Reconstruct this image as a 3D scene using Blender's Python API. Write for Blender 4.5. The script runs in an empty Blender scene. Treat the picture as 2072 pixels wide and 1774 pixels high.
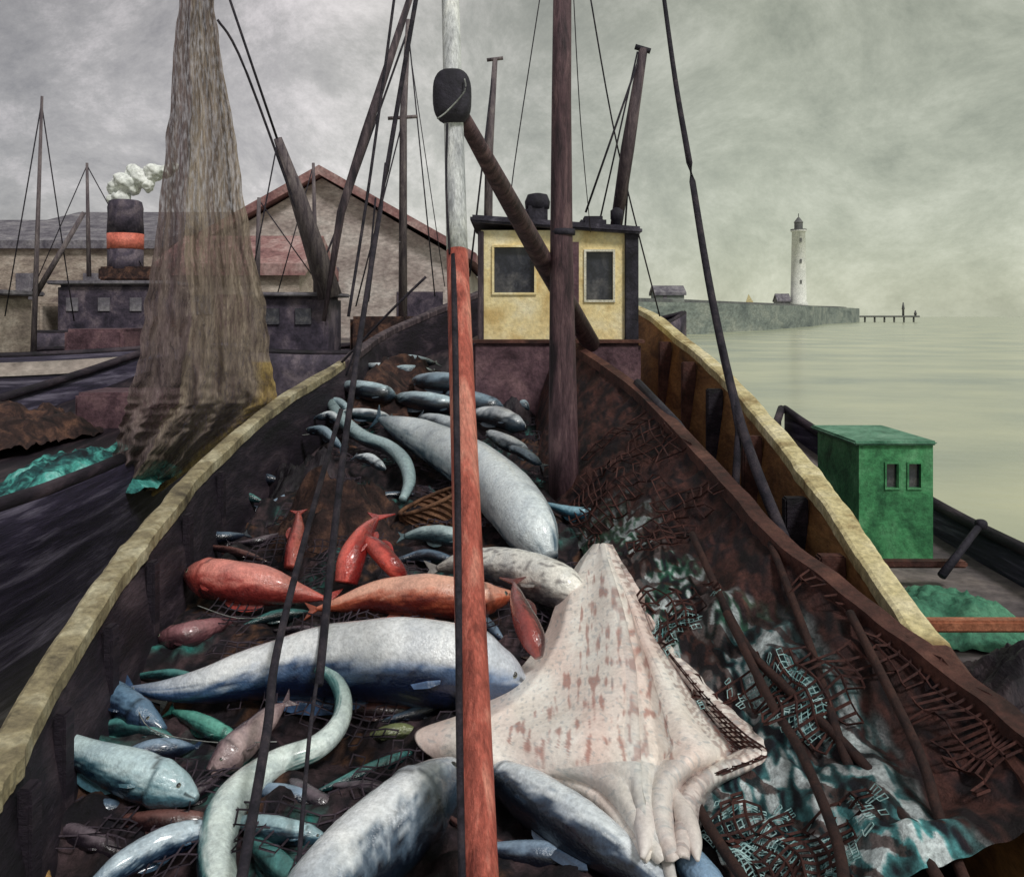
import bpy, bmesh, math, random
from mathutils import Vector, noise
random.seed(7)
F=1800.; CX=1036.; VH=640.; H=2.4
K=.13
def at(u,v,y): return Vector(((u-CX)/F*y, y, H-(v-VH)/F*y))
def deckz(y): return K*(y-4)
def lay(u,v,c=0.): return at(u,v,(H+4*K-c)/((v-VH)/F+K))
def lin(c,k=1.0):
    r=[]
    for x in c[:3]:
        x=x/255.; r.append(min(1,k*(x/12.92 if x<=.04045 else ((x+.055)/1.055)**2.4)))
    return tuple(r)+(1.,)
def n3(p,s=1.): return noise.noise(Vector(p)*s)
def cr(pts,n):
    out=[]; m=len(pts)
    for i in range(m-1):
        p0=pts[max(i-1,0)];p1=pts[i];p2=pts[i+1];p3=pts[min(i+2,m-1)]
        for j in range(n):
            t=j/n
            out.append(tuple(.5*((2*b)+(-a+c)*t+(2*a-5*b+4*c-d)*t*t+(-a+3*b-3*c+d)*t**3) for a,b,c,d in zip(p0,p1,p2,p3)))
    out.append(tuple(pts[-1])); return out

# ---------------- materials
def mat(name,cols,scale=2.,rough=.7,bump=.35,stretch=(1,1,1),vcol=False,holes=0.,spec=.35,lo=.33,hi=.67,fine=9.,metal=0.,va=.55,vb=1.38,coat=0.,scales=0.):
    m=bpy.data.materials.new(name); m.use_nodes=True; nt=m.node_tree; N=nt.nodes; L=nt.links
    b=N["Principled BSDF"]
    tc=N.new("ShaderNodeTexCoord"); mp=N.new("ShaderNodeMapping"); mp.inputs["Scale"].default_value=stretch
    L.new(tc.outputs["Object"],mp.inputs[0])
    no=N.new("ShaderNodeTexNoise"); no.inputs["Scale"].default_value=scale; no.inputs["Detail"].default_value=8; no.inputs["Roughness"].default_value=.62; no.inputs["Distortion"].default_value=.6
    L.new(mp.outputs[0],no.inputs["Vector"])
    rp=N.new("ShaderNodeValToRGB"); e=rp.color_ramp.elements
    cl=[lin(c) for c in cols]
    while len(e)<len(cl): e.new(.5)
    for i,c in enumerate(cl):
        e[i].position=lo+(hi-lo)*i/max(1,len(cl)-1); e[i].color=c
    L.new(no.outputs["Fac"],rp.inputs[0])
    col=rp.outputs[0]
    n2=N.new("ShaderNodeTexNoise"); n2.inputs["Scale"].default_value=scale*fine; n2.inputs["Detail"].default_value=6; n2.inputs["Roughness"].default_value=.7
    L.new(mp.outputs[0],n2.inputs["Vector"])
    if vcol:
        at_=N.new("ShaderNodeAttribute"); at_.attribute_name="Col"
        mx=N.new("ShaderNodeMix"); mx.data_type='RGBA'; mx.blend_type='MULTIPLY'; mx.inputs[0].default_value=1
        L.new(at_.outputs["Color"],mx.inputs[6]); L.new(col,mx.inputs[7]); col=mx.outputs[2]
    mr=N.new("ShaderNodeMapRange"); mr.inputs[1].default_value=.3; mr.inputs[2].default_value=.7; mr.inputs[3].default_value=va; mr.inputs[4].default_value=vb
    L.new(n2.outputs["Fac"],mr.inputs[0])
    m2=N.new("ShaderNodeMix"); m2.data_type='RGBA'; m2.blend_type='MULTIPLY'; m2.inputs[0].default_value=1
    L.new(col,m2.inputs[6]); L.new(mr.outputs[0],m2.inputs[7])
    L.new(m2.outputs[2],b.inputs["Base Color"])
    b.inputs["Roughness"].default_value=rough; b.inputs["Specular IOR Level"].default_value=spec; b.inputs["Metallic"].default_value=metal
    if coat: b.inputs["Coat Weight"].default_value=coat; b.inputs["Coat Roughness"].default_value=.13
    hsrc=n2.outputs["Fac"]
    if scales:
        vo=N.new("ShaderNodeTexVoronoi"); vo.inputs["Scale"].default_value=scales; L.new(tc.outputs["Object"],vo.inputs["Vector"])
        ad=N.new("ShaderNodeMath"); ad.operation='MULTIPLY_ADD'; ad.inputs[1].default_value=-.35; L.new(vo.outputs["Distance"],ad.inputs[0]); L.new(n2.outputs["Fac"],ad.inputs[2]); hsrc=ad.outputs[0]
    if bump>0:
        bp=N.new("ShaderNodeBump"); bp.inputs["Strength"].default_value=bump; bp.inputs["Distance"].default_value=.03
        L.new(hsrc,bp.inputs["Height"]); L.new(bp.outputs[0],b.inputs["Normal"])
    if holes>0:
        n4=N.new("ShaderNodeTexNoise"); n4.inputs["Scale"].default_value=26; n4.inputs["Detail"].default_value=3
        mp4=N.new("ShaderNodeMapping"); mp4.inputs["Scale"].default_value=(1.5,1.5,.35); L.new(tc.outputs["Object"],mp4.inputs[0]); L.new(mp4.outputs[0],n4.inputs["Vector"])
        gt=N.new("ShaderNodeMapRange"); gt.inputs[1].default_value=.3; gt.inputs[2].default_value=.56; gt.inputs[3].default_value=.55; gt.inputs[4].default_value=.97
        L.new(n4.outputs["Fac"],gt.inputs[0]); L.new(gt.outputs[0],b.inputs["Alpha"])
    return m
M={}
M['fish']=mat("wet_fish_skin",[(212,216,222),(244,246,248),(255,255,255)],5,.22,.3,(1,1,1),True,spec=.7,fine=7,va=.72,vb=1.25,coat=.5,scales=70)
M['skate']=mat("skate_skin",[(236,230,226),(252,248,246),(255,255,255)],4,.42,.25,(1,1,1),True,spec=.4,va=.82,vb=1.18,coat=.1)
M['vc']=mat("tangled_net",[(130,128,130),(205,205,205),(255,255,255)],4,.75,.8,(1,1,1),True,va=.5,vb=1.5)
M['hang']=mat("hung_net_twine",[(170,166,168),(225,222,220),(255,255,255)],3,.95,.4,(4,4,.6),True,holes=.10,va=.6,vb=1.4,spec=.1)
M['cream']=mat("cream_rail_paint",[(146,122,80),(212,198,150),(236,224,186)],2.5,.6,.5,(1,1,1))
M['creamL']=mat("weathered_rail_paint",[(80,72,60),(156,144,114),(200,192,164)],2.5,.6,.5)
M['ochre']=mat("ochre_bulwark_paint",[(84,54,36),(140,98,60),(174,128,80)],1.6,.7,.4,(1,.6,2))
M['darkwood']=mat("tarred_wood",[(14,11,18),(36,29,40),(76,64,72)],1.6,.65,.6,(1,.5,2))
M['deck']=mat("wet_deck_planks",[(12,11,16),(36,30,38),(74,62,66)],1.8,.5,.6,(3,.4,1))
M['brown']=mat("brown_beam_wood",[(34,19,18),(78,47,41),(110,73,62)],2.,.65,.5)
M['mast']=mat("purple_brown_mast",[(38,28,34),(84,62,68),(122,96,98)],3,.6,.5,(3,3,.5))
M['spar']=mat("dark_spar_wood",[(36,30,38),(76,64,70),(112,98,100)],3,.7,.4,(3,3,.5))
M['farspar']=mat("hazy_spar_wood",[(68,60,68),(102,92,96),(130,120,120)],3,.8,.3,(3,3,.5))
M['rope']=mat("tarred_rope",[(18,18,28),(44,40,50),(68,60,66)],8,.8,.5)
M['red']=mat("red_pole_paint",[(122,56,48),(188,98,84),(224,150,132)],2.2,.5,.5,(4,4,.6))
M['white']=mat("white_pole_paint",[(160,162,168),(216,218,220),(242,242,240)],2.5,.5,.4,(4,4,.6))
M['yellow']=mat("cream_yellow_paint",[(222,192,130),(250,230,174),(255,243,204)],2.,.55,.4,va=.76,vb=1.15)
M['winwhite']=mat("window_frame_paint",[(200,195,172),(242,238,222)],5,.5,.2)
M['glass']=mat("dark_glass",[(18,20,30),(50,52,62),(100,98,100)],2.5,.15,.05,spec=.6)
M['black']=mat("sooty_black",[(18,17,24),(42,39,50),(62,59,70)],3,.7,.4)
M['purple']=mat("purple_brown_house",[(56,36,44),(100,74,82),(132,102,106)],2.2,.7,.5)
M['roof']=mat("dark_roof",[(26,24,34),(56,52,66),(104,100,112)],3,.6,.4)
M['green']=mat("green_cabin_paint",[(40,92,60),(72,144,94),(104,168,120)],2.,.6,.4)
M['greenl']=mat("faded_green_roof",[(60,110,86),(100,150,124),(128,170,146)],2.5,.6,.35)
M['teal']=mat("turquoise_net",[(16,24,34),(34,84,86),(86,180,170),(160,220,214)],3,.7,.8,(1,1,1),lo=.36,hi=.7)
M['stone']=mat("breakwater_stone",[(96,104,104),(128,136,132),(154,158,150)],.06,.85,.2,(1,1,4))
M['lh']=mat("lighthouse_white",[(212,214,208),(240,240,232)],.3,.7,.1)
M['lhd']=mat("lantern_dark",[(90,92,94),(122,122,120)],.4,.6,.1)
M['tan']=mat("tan_render_wall",[(126,112,106),(168,154,142),(196,184,172)],.6,.85,.3,(1,1,2.5))
M['pink']=mat("hazy_pinkish_plaster",[(150,136,132),(186,174,168),(210,202,196)],.35,.85,.3,(1,1,2))  # warehouse wall paled, distance haze put into its colour
M['redroof']=mat("hazy_red_brown_roof",[(112,78,80),(150,112,110),(182,156,152)],.6,.8,.3)  # roof lightened towards the sky, haze mixed into the paint colours
M['slate']=mat("slate_roof",[(84,80,90),(116,112,120),(150,146,150)],.8,.8,.3)
M['redband']=mat("red_funnel_band",[(196,98,84),(226,130,112)],1,.6,.2)
M['fdark']=mat("hazy_dark_paint",[(40,36,48),(74,66,80),(116,104,112)],1.5,.75,.4)
M['hull']=mat("dark_hull_paint",[(22,19,34),(52,46,66),(112,106,124)],1.1,.6,.5,(.5,.5,7))
M['quay']=mat("quay_stone",[(60,54,60),(104,96,96),(146,134,128)],.6,.85,.4)
M['smoke']=mat("steam",[(222,226,222),(248,248,246)],.6,1.,.5,spec=0)
M['wicker']=mat("wicker",[(52,32,24),(104,72,52),(140,102,76)],9,.75,.6)
M['sack']=mat("brown_sacking",[(24,17,20),(62,44,42),(112,80,66)],4.5,.8,.9)
M['tarp']=mat("green_tarpaulin",[(40,86,68),(68,126,100),(94,150,120)],2.5,.7,.4)
M['orange']=mat("orange_paint",[(140,82,58),(190,126,96)],3,.6,.4)
M['orangefl']=mat("ochre_canvas",[(130,100,50),(190,158,84)],4,.7,.4)
M['pale']=mat("pale_twine",[(90,92,92),(170,172,168)],8,.8,.4)

wm=bpy.data.materials.new("harbour_water"); wm.use_nodes=True; nt=wm.node_tree; N=nt.nodes; L=nt.links; b=N["Principled BSDF"]
tc=N.new("ShaderNodeTexCoord"); mp=N.new("ShaderNodeMapping"); mp.inputs["Scale"].default_value=(.2,.24,1); L.new(tc.outputs["Object"],mp.inputs[0])
no=N.new("ShaderNodeTexNoise"); no.inputs["Scale"].default_value=.5; no.inputs["Detail"].default_value=7; L.new(mp.outputs[0],no.inputs["Vector"])
rp=N.new("ShaderNodeValToRGB"); rp.color_ramp.elements[0].position=.3; rp.color_ramp.elements[0].color=lin((144,154,138)); rp.color_ramp.elements[1].position=.7; rp.color_ramp.elements[1].color=lin((206,206,170)); L.new(no.outputs[0],rp.inputs[0]); L.new(rp.outputs[0],b.inputs["Base Color"])
b.inputs["Roughness"].default_value=.2; b.inputs["IOR"].default_value=1.33
mp2=N.new("ShaderNodeMapping"); mp2.inputs["Scale"].default_value=(.8,1.6,1); L.new(tc.outputs["Object"],mp2.inputs[0])
nb=N.new("ShaderNodeTexNoise"); nb.inputs["Scale"].default_value=1.2; nb.inputs["Detail"].default_value=5; L.new(mp2.outputs[0],nb.inputs["Vector"])
bp=N.new("ShaderNodeBump"); bp.inputs["Strength"].default_value=.4; bp.inputs["Distance"].default_value=.07; L.new(nb.outputs[0],bp.inputs["Height"]); L.new(bp.outputs[0],b.inputs["Normal"])
M['water']=wm

# ---------------- object helpers
W={}
col=bpy.context.scene.collection
def tag(o,label=None,cat=None,group=None,kind=None):
    if label:o["label"]=label
    if cat:o["category"]=cat
    if group:o["group"]=group
    if kind:o["kind"]=kind
def root(name,loc,label,cat,group=None):
    o=bpy.data.objects.new(name,None); o.empty_display_size=.3; o.location=loc; col.objects.link(o); W[o.name]=Vector(loc); tag(o,label,cat,group); return o
def mk(name,vs,fs,m,parent=None,smooth=False,cols=None,label=None,cat=None,group=None,kind=None):
    vs=[Vector(v) for v in vs]
    mn=Vector([min(v[i] for v in vs) for i in range(3)]); mx=Vector([max(v[i] for v in vs) for i in range(3)])
    o0=Vector(((mn.x+mx.x)/2,(mn.y+mx.y)/2,mn.z if parent is None else (mn.z+mx.z)/2))
    me=bpy.data.meshes.new(name); me.from_pydata([v-o0 for v in vs],[],fs); me.update()
    me.materials.append(M[m])
    if smooth:
        for p in me.polygons: p.use_smooth=True
    if cols:
        ca=me.color_attributes.new("Col",'FLOAT_COLOR','POINT')
        for i,c in enumerate(cols): ca.data[i].color=c
    o=bpy.data.objects.new(name,me); col.objects.link(o); W[o.name]=o0
    if parent: o.parent=parent; o.location=o0-W[parent.name]
    else: o.location=o0
    tag(o,label,cat,group,kind); return o
def tube_geo(pts,rad,seg=10,caps=True):
    vs=[];fs=[];n=len(pts); pts=[Vector(p) for p in pts]
    for i in range(n):
        T=(pts[min(i+1,n-1)]-pts[max(i-1,0)]).normalized()
        up=Vector((0,0,1)) if abs(T.z)<.9 else Vector((0,1,0))
        S=T.cross(up).normalized(); U=S.cross(T)
        r=rad[i] if isinstance(rad,(list,tuple)) else rad
        for k in range(seg):
            a=2*math.pi*k/seg; vs.append(pts[i]+S*math.cos(a)*r+U*math.sin(a)*r)
    for i in range(n-1):
        for k in range(seg):
            fs.append((i*seg+k,i*seg+(k+1)%seg,(i+1)*seg+(k+1)%seg,(i+1)*seg+k))
    if caps: fs.append(tuple(range(seg))[::-1]); fs.append(tuple(range((n-1)*seg,n*seg)))
    return vs,fs
def join(*g):
    vs=[];fs=[]
    for v,f in g:
        o=len(vs); vs+=list(v); fs+=[tuple(i+o for i in q) for q in f]
    return vs,fs
def tube(name,pts,rad,m,parent=None,seg=10,**k):
    v,f=tube_geo(pts,rad,seg); return mk(name,v,f,m,parent,True,**k)
def box_geo(x0,x1,y0,y1,z0,z1,bev=0.):
    if bev<=0:
        v=[(x,y,z) for x in(x0,x1) for y in(y0,y1) for z in(z0,z1)]
        return v,[(0,1,3,2),(4,6,7,5),(0,4,5,1),(2,3,7,6),(0,2,6,4),(1,5,7,3)]
    bm=bmesh.new(); bmesh.ops.create_cube(bm,size=1)
    for v in bm.verts: v.co=Vector(((x0+x1)/2+v.co.x*(x1-x0),(y0+y1)/2+v.co.y*(y1-y0),(z0+z1)/2+v.co.z*(z1-z0)))
    bmesh.ops.bevel(bm,geom=bm.edges[:],offset=bev,segments=2,affect='EDGES')
    bm.verts.index_update(); v=[x.co.copy() for x in bm.verts]; f=[tuple(a.index for a in q.verts) for q in bm.faces]; bm.free(); return v,f
def rope(name,px,r,parent,m='rope',seg=8,sub=6,**k):
    p=cr([tuple(at(*q)) for q in px],sub) if len(px)>2 else [at(*q) for q in px]
    return tube(name,p,r,m,parent,seg,**k)
def grid(nu,nv,fn):
    vs=[];fs=[]
    for i in range(nu+1):
        for j in range(nv+1): vs.append(fn(i/nu,j/nv))
    for i in range(nu):
        for j in range(nv):
            a=i*(nv+1)+j; fs.append((a,a+1,a+nv+2,a+nv+1))
    return vs,fs
def path(pts):
    s=cr([tuple(p) for p in pts],12)
    def f(t):
        x=t*(len(s)-1); i=min(int(x),len(s)-2); q=x-i
        return Vector(s[i])*(1-q)+Vector(s[i+1])*q
    return f

# ---------------- SETTING
vs,fs=grid(40,40,lambda a,b:Vector((-3000+6000*a,-30+6000*b**3,-1.2)))
mk("water",vs,fs,'water',label="calm grey green harbour water",cat="water",kind="structure")
v,f=join(box_geo(-260,4,40,300,-2.5,1.0,.15)); mk("quay",v,f,'quay',label="dark stone harbour quay",cat="quay",kind="structure")
def wallpath(pl,thick,z0):
    vs=[];fs=[]
    n=len(pl)
    for i,(x,y,z) in enumerate(pl):
        vs+= [(x,y,z0),(x,y,z),(x+thick*.9,y+thick*.4,z),(x+thick*.9,y+thick*.4,z0)]
    for i in range(n-1):
        a=4*i;b_=a+4
        for k in range(3): fs.append((a+k,a+k+1,b_+k+1,b_+k))
    fs.append((0,1,2,3)); fs.append((4*n-4,4*n-3,4*n-2,4*n-1)); return vs,fs
P=[(12,150,4.9),(24,170,5.1),(38,196,5.3),(57,231,5.4),(95,310,6),(140,420,6.6),(170,470,6.9),(202,540,7.2)]
v,f=wallpath(P,12,-2.5); bw=mk("breakwater",v,f,'stone',label="long grey stone breakwater with a raised parapet",cat="breakwater")
v,f=wallpath([(x-.3,y-.3,z+.8) for x,y,z in P],1.6,3.6); mk("parapet",v,f,'lhd',bw)
j=root("jetty",(225,548,-1.2),"low dark timber jetty end with posts","jetty")
v,f=box_geo(203,250,545,552,1.8,2.8,.2); mk("jetty_deck",v,f,'lhd',j)
for x in range(205,251,6):
    tube("pile",[(x,547,-2),(x,547,2.2)],.6,'lhd',j,6)
for x,h in((241,11),(248.5,6)):
    tube("marker_post",[(x,548,2.8),(x,548,h*.6),(x,548,h*.62),(x,548,h)],[.7,.7,1.,.3],'lhd',j,8)
lx,ly=138.5,430
def lathe(cx,cy,prof,seg=24):
    vs=[];fs=[]
    for r,z in prof:
        for k in range(seg):
            a=2*math.pi*k/seg; vs.append((cx+r*math.cos(a),cy+r*math.sin(a),z))
    for i in range(len(prof)-1):
        for k in range(seg): fs.append((i*seg+k,i*seg+(k+1)%seg,(i+1)*seg+(k+1)%seg,(i+1)*seg+k))
    fs.append(tuple(range(seg))[::-1]); fs.append(tuple(range((len(prof)-1)*seg,len(prof)*seg))); return vs,fs
lr=root("lighthouse",(lx,ly,6.2),"tall white round lighthouse on the breakwater","lighthouse")
v,f=lathe(lx,ly,[(4.4,6),(4.3,9),(3.8,9.4),(3.5,25),(3.1,43),(3.7,43.3),(3.7,44)]); mk("tower",v,f,'lh',lr,True)
v,f=lathe(lx,ly,[(3.8,44),(3.8,44.4),(2.,44.5),(2.,47.5),(2.3,47.7),(.6,50),(.2,50.3),(.2,52)]); mk("lantern",v,f,'lhd',lr)
for z in(18,28,38):
    v,f=box_geo(lx-.4,lx+.4,ly-3.8,ly-3.,z,z+1.8); mk("window",v,f,'lhd',lr)
def house(name,x0,x1,y0,y1,z0,ze,zr,wm_,rm,label,axis='x',wins=(),doors=(),over=.4,group=None,wmat='slate'):
    r=root(name,((x0+x1)/2,(y0+y1)/2,z0),label,"building",group)
    if axis=='x':
        ym=(y0+y1)/2
        v=[(x0,y0,z0),(x1,y0,z0),(x1,y1,z0),(x0,y1,z0),(x0,y0,ze),(x1,y0,ze),(x1,y1,ze),(x0,y1,ze),(x0,ym,zr),(x1,ym,zr)]
        f=[(0,1,5,4),(2,3,7,6),(1,2,6,9,5),(3,0,4,8,7)]
        rl=[((x0-over,y0-over,ze-.1),(x1+over,y0-over,ze-.1),(x1+over,ym,zr+.12),(x0-over,ym,zr+.12)),((x0-over,y1+over,ze-.1),(x1+over,y1+over,ze-.1),(x1+over,ym,zr+.12),(x0-over,ym,zr+.12))]
    else:
        xm=(x0+x1)/2
        v=[(x0,y0,z0),(x1,y0,z0),(x1,y1,z0),(x0,y1,z0),(x0,y0,ze),(x1,y0,ze),(x1,y1,ze),(x0,y1,ze),(xm,y0,zr),(xm,y1,zr)]
        f=[(0,1,5,8,4),(2,3,7,9,6),(1,2,6,5),(3,0,4,7)]
        rl=[((x0-over,y0-over,ze-.15),(x0-over,y1+over,ze-.15),(xm,y1+over,zr+.12),(xm,y0-over,zr+.12)),((x1+over,y0-over,ze-.15),(x1+over,y1+over,ze-.15),(xm,y1+over,zr+.12),(xm,y0-over,zr+.12))]
    mk("wall",v,f,wm_,r)
    rv=[];rf=[]
    for q in rl:
        o=len(rv); rv+=list(q)+[(a,b_,c+.6) for a,b_,c in q]
        rf+=[tuple(o+i for i in t) for t in((0,1,2,3),(4,5,6,7),(0,1,5,4),(1,2,6,5),(3,0,4,7))]
    mk("roof",rv,rf,rm,r)
    for wx,wz,ww,wh in wins:
        v,f=join(box_geo(wx-ww/2,wx+ww/2,y0-.06,y0+.2,wz-wh/2,wz+wh/2)); mk("window",v,f,wmat,r)
    for wx,ww,wh in doors:
        v,f=box_geo(wx-ww/2,wx+ww/2,y0-.08,y0+.2,z0,z0+wh); mk("door",v,f,'fdark',r)
    return r
house("warehouse",-21.6,-3.2,58,95,1,6.0,11.4,'pink','redroof',"pinkish plaster warehouse with red brown gable roof",'y',wins=[(-12,4.8,1.4,1.6)],doors=[(-6,3,3.0)],over=.9)
house("warehouse",-40,-17,74,92,1,9.4,11.4,'tan','slate',"tall tan storehouse behind the warehouse",'x',wins=[(-36+i*4,7,1.2,1.6) for i in range(5)])
house("warehouse",-72,-26,66,84,1,7.5,9.8,'tan','slate',"long tan harbour shed with a slate roof",'x',wins=[(-66+i*5,4.6,1.6,2) for i in range(8)],doors=[(-52,3,3)])
house("shed",-44,-34,44,52,1,3.6,5.2,'tan','slate',"small tan quayside shed with slate roof",'x',wins=[(-40,2.6,1,1),(-37,2.6,1,1)])
house("shed",-18,-11,46,54,1,4.6,6.2,'tan','redroof',"low tan quayside shed with a red brown roof",'x',wins=[(-16,3,1,1),(-13,3,1,1)])
house("cottage",30,36,186,192,5,6.9,8.2,'stone','slate',"low grey cottage standing on the breakwater",'x',wins=[(32,6.4,.8,.8)])
house("keepers_hut",127,133,425,432,6.6,9.4,12.6,'lhd','slate',"small dark hut beside the lighthouse",'x',wins=[(130,8.5,1.2,1.4)])
sb=root("sailing_boat",(112,420,-1.2),"tiny sailing boat with a pale cream sail","boat")
v,f=tube_geo([(108,425,6.4),(111,425,5.9),(115,425,5.9),(118,425,6.5)],[.2,.9,.9,.2],8); mk("hull",v,f,'lhd',sb,True)
mk("sail",[(111,425,7),(116.5,425,7.2),(113,425,13),(111,425.1,7),(116.5,425.1,7.2),(113,425.1,13)],[(0,1,2),(5,4,3)],'cream',sb)

# ---------------- generic hull
def hull(name,A,B,beam,zA,zB,label,hm='hull',deckm='deck',railm='darkwood',zw=-1.5,group=None,drop=.35,zmid=None,sternw=.7):
    A=Vector((A[0],A[1],0));B=Vector((B[0],B[1],0)); d=(B-A).normalized(); s=Vector((d.y,-d.x,0))
    zmid=min(zA,zB)-.1 if zmid is None else zmid
    r=root(name,(A+B)/2+Vector((0,0,zw)),label,"boat",group)
    n=24
    def gz(t): return zmid+(zA-zmid)*max(0,1-t*2)**2+(zB-zmid)*max(0,2*t-1)**2
    def hb(t): return beam/2*(sternw+(1-sternw)*min(1,t*3)**.6 if t<.34 else max(.02,1-((t-.34)/.66)**2.4))
    rows=[]
    for i in range(n+1):
        t=i/n; c=A+(B-A)*t; h=hb(t); z=gz(t); row=[]
        for sd,zz in((-1,z),(-.98,z-.4),(-.94,(z+zw)/2-.1),(-.86,zw),(.86,zw),(.94,(z+zw)/2-.1),(.98,z-.4),(1,z)):
            row.append(c+s*h*sd+Vector((0,0,zz)))
        rows.append(row)
    vs=[p for r_ in rows for p in r_]; fs=[]
    for i in range(n):
        for k in range(7): fs.append((i*8+k,i*8+k+1,i*8+k+9,i*8+k+8))
    fs.append(tuple(range(8)))
    o=mk("hull",vs,fs,hm,r,True); sm=o.modifiers.new("s",'SOLIDIFY'); sm.thickness=.06
    dv,df=grid(n,1,lambda a,b_:(A+(B-A)*a)+s*hb(a)*(.95*(2*b_-1))+Vector((0,0,gz(a)-drop)))
    mk("deck",dv,df,deckm,r)
    for sd in(-1,1):
        pts=[(A+(B-A)*(i/n))+s*hb(i/n)*sd+Vector((0,0,gz(i/n)+.03)) for i in range(n+1)]
        tube("rail",pts,.07,railm,r,8)
    return r,A,B,s,gz,hb
def heap(name,cx,cy,z,rx,ry,h,m,label,seed=0,cat="net",group=None):
    def fn(a,b_):
        x=2*a-1;y=2*b_-1; q=math.sqrt(x*x+y*y)
        ang=math.atan2(y,x); k=max(abs(x),abs(y))/max(q,1e-6)
        x2=x*k;y2=y*k; q=min(1,math.sqrt(x2*x2+y2*y2))
        hh=(1-q**2.2)*h*(.75+.6*n3((x2*2+seed,y2*2,seed)))+.14*h*n3((x2*8,y2*8,seed+3))+.08*h*n3((x2*22,y2*22,seed+3))
        e=1+.3*n3((math.cos(ang)*1.5+seed,math.sin(ang)*1.5,0))
        return Vector((cx+rx*x2*e,cy+ry*y2*e,z+hh))
    v,f=grid(44,44,fn); return mk(name,v,f,m,None,True,label=label,cat=cat,group=group)
r1,A,B,s,gz,hb=hull("fishing_boat",(-5.9,2.5),(-6.6,17.5),4.2,1.0,1.9,"dark hulled fishing boat moored alongside with turquoise nets",group="moored boats",zmid=.85)
heap("fishing_net",-4.9,10.3,.5,.9,1.2,.5,'teal',"turquoise net heaped on the neighbouring deck",1)
heap("fishing_net",-7.0,12.6,.7,.9,1.2,.5,'sack',"brown net heaped on the neighbouring deck",5)
heap("fishing_net",-6.9,9.3,.5,.9,1.0,.5,'deck',"dark net heaped on the neighbouring deck",15)
v,f=box_geo(-6.6,-5.2,13.4,14.4,.6,1.25,.05); mk("hatch",v,f,'purple',r1)
r2,A,B,s,gz,hb=hull("fishing_boat",(-19,19.5),(-6,23),4.4,1.6,1.9,"dark fishing boat with a pale painted bulwark stripe",group="moored boats",zmid=1.5)
v,f=grid(20,1,lambda a,b_:(A+(B-A)*(.1+.75*a))+s*(hb(.1+.75*a)+.06)+Vector((0,0,gz(.1+.75*a)-.42+.30*b_))); mk("bulwark_stripe",v,f,'pink',r2)
v,f=box_geo(-15,-12,20.3,22.3,1,2.9,.08); mk("deckhouse",v,f,'tan',r2)
v,f=box_geo(-15.2,-11.8,20.1,22.5,2.9,3.02,.03); mk("deckhouse_roof",v,f,'slate',r2)
for x in(-14.2,-13.3):
    v,f=box_geo(x-.25,x+.25,20.26,20.4,2.1,2.55); mk("window",v,f,'glass',r2)
v,f=box_geo(-10.6,-9.2,21,22.5,1,2.1,.08); mk("hatch",v,f,'purple',r2)
v,f=box_geo(-8.8,-7.9,21.5,22.5,1,2.4,.08); mk("engine_casing",v,f,'sack',r2)
tube("mast",[at(66,760,20.5),at(85,195,20.5)],[.07,.03],'farspar',r2)
rope("rigging_rope",[(84,210,20.5),(10,640,20.5)],.015,r2)
rope("rigging_rope",[(84,210,20.5),(150,650,21)],.015,r2)
tube("cargo_boom",[at(70,600,20.6),at(170,430,20.6)],[.07,.05],'farspar',r2)
r3,A,B,s,gz,hb=hull("steam_tug",(-24,33.5),(-8,36),5,2.0,2.6,"dark steam tug with black and red funnel giving off steam",group="moored boats",zmid=1.8,hm='fdark')
v,f=box_geo(-17.2,-13.2,33.6,36,1.5,3.6,.1); mk("deckhouse",v,f,'fdark',r3)
v,f=box_geo(-17.5,-12.9,33.4,36.2,3.6,3.75,.04); mk("deckhouse_roof",v,f,'slate',r3)
v,f=box_geo(-15.8,-13.6,33.9,35.6,3.75,4.3,.08); mk("bridge",v,f,'sack',r3)
v,f=box_geo(-20.6,-18,34,36,1.5,2.9,.1); mk("deckhouse",v,f,'tan',r3)
for x in(-16.6,-15.4,-14.2):
    v,f=box_geo(x-.22,x+.22,33.55,33.7,2.6,3.1); mk("window",v,f,'slate',r3)
fx=at(254,500,34.6).x
v,f=lathe(fx,34.6,[(.66,4.0),(.66,5.0)]); mk("funnel_base",v,f,'fdark',r3,True)
v,f=lathe(fx,34.6,[(.67,5.0),(.68,5.6)]); mk("funnel_band",v,f,'redband',r3,True)
v,f=lathe(fx,34.6,[(.68,5.6),(.64,6.3),(.66,6.6),(.6,6.85),(.5,6.9)]); mk("funnel",v,f,'fdark',r3,True)
tube("mast",[at(180,560,34),at(176,330,34)],[.09,.05],'farspar',r3)
rope("rigging_rope",[(176,335,34),(60,600,34)],.02,r3)
rope("rigging_rope",[(176,335,34),(310,580,34.5)],.02,r3)
bm=bmesh.new()
for (u,v_,r_) in [(245,400,.36),(258,372,.45),(236,378,.3),(285,362,.38),(310,350,.36),(268,350,.3),(335,346,.26),(228,405,.2),(300,375,.28),(352,340,.2)]:
    c=at(u,v_,34.6); g=bmesh.ops.create_icosphere(bm,subdivisions=4,radius=r_)
    for w in g['verts']:
        w.co=w.co*(1+.4*n3(w.co+c,2.5)+.22*n3(w.co+c,7))+c
bm.verts.index_update(); v=[x.co.copy() for x in bm.verts]; f=[tuple(a.index for a in q.verts) for q in bm.faces]; bm.free()
mk("steam_puff",v,f,'smoke',None,True,label="small white steam puff drifting above the funnel",cat="steam")
r4,A,B,s,gz,hb=hull("fishing_boat",(-8.5,21),(-1,25),4.2,1.8,2.3,"dark fishing boat with raised derrick boom",group="moored boats",zmid=1.5,hm='fdark')
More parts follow.
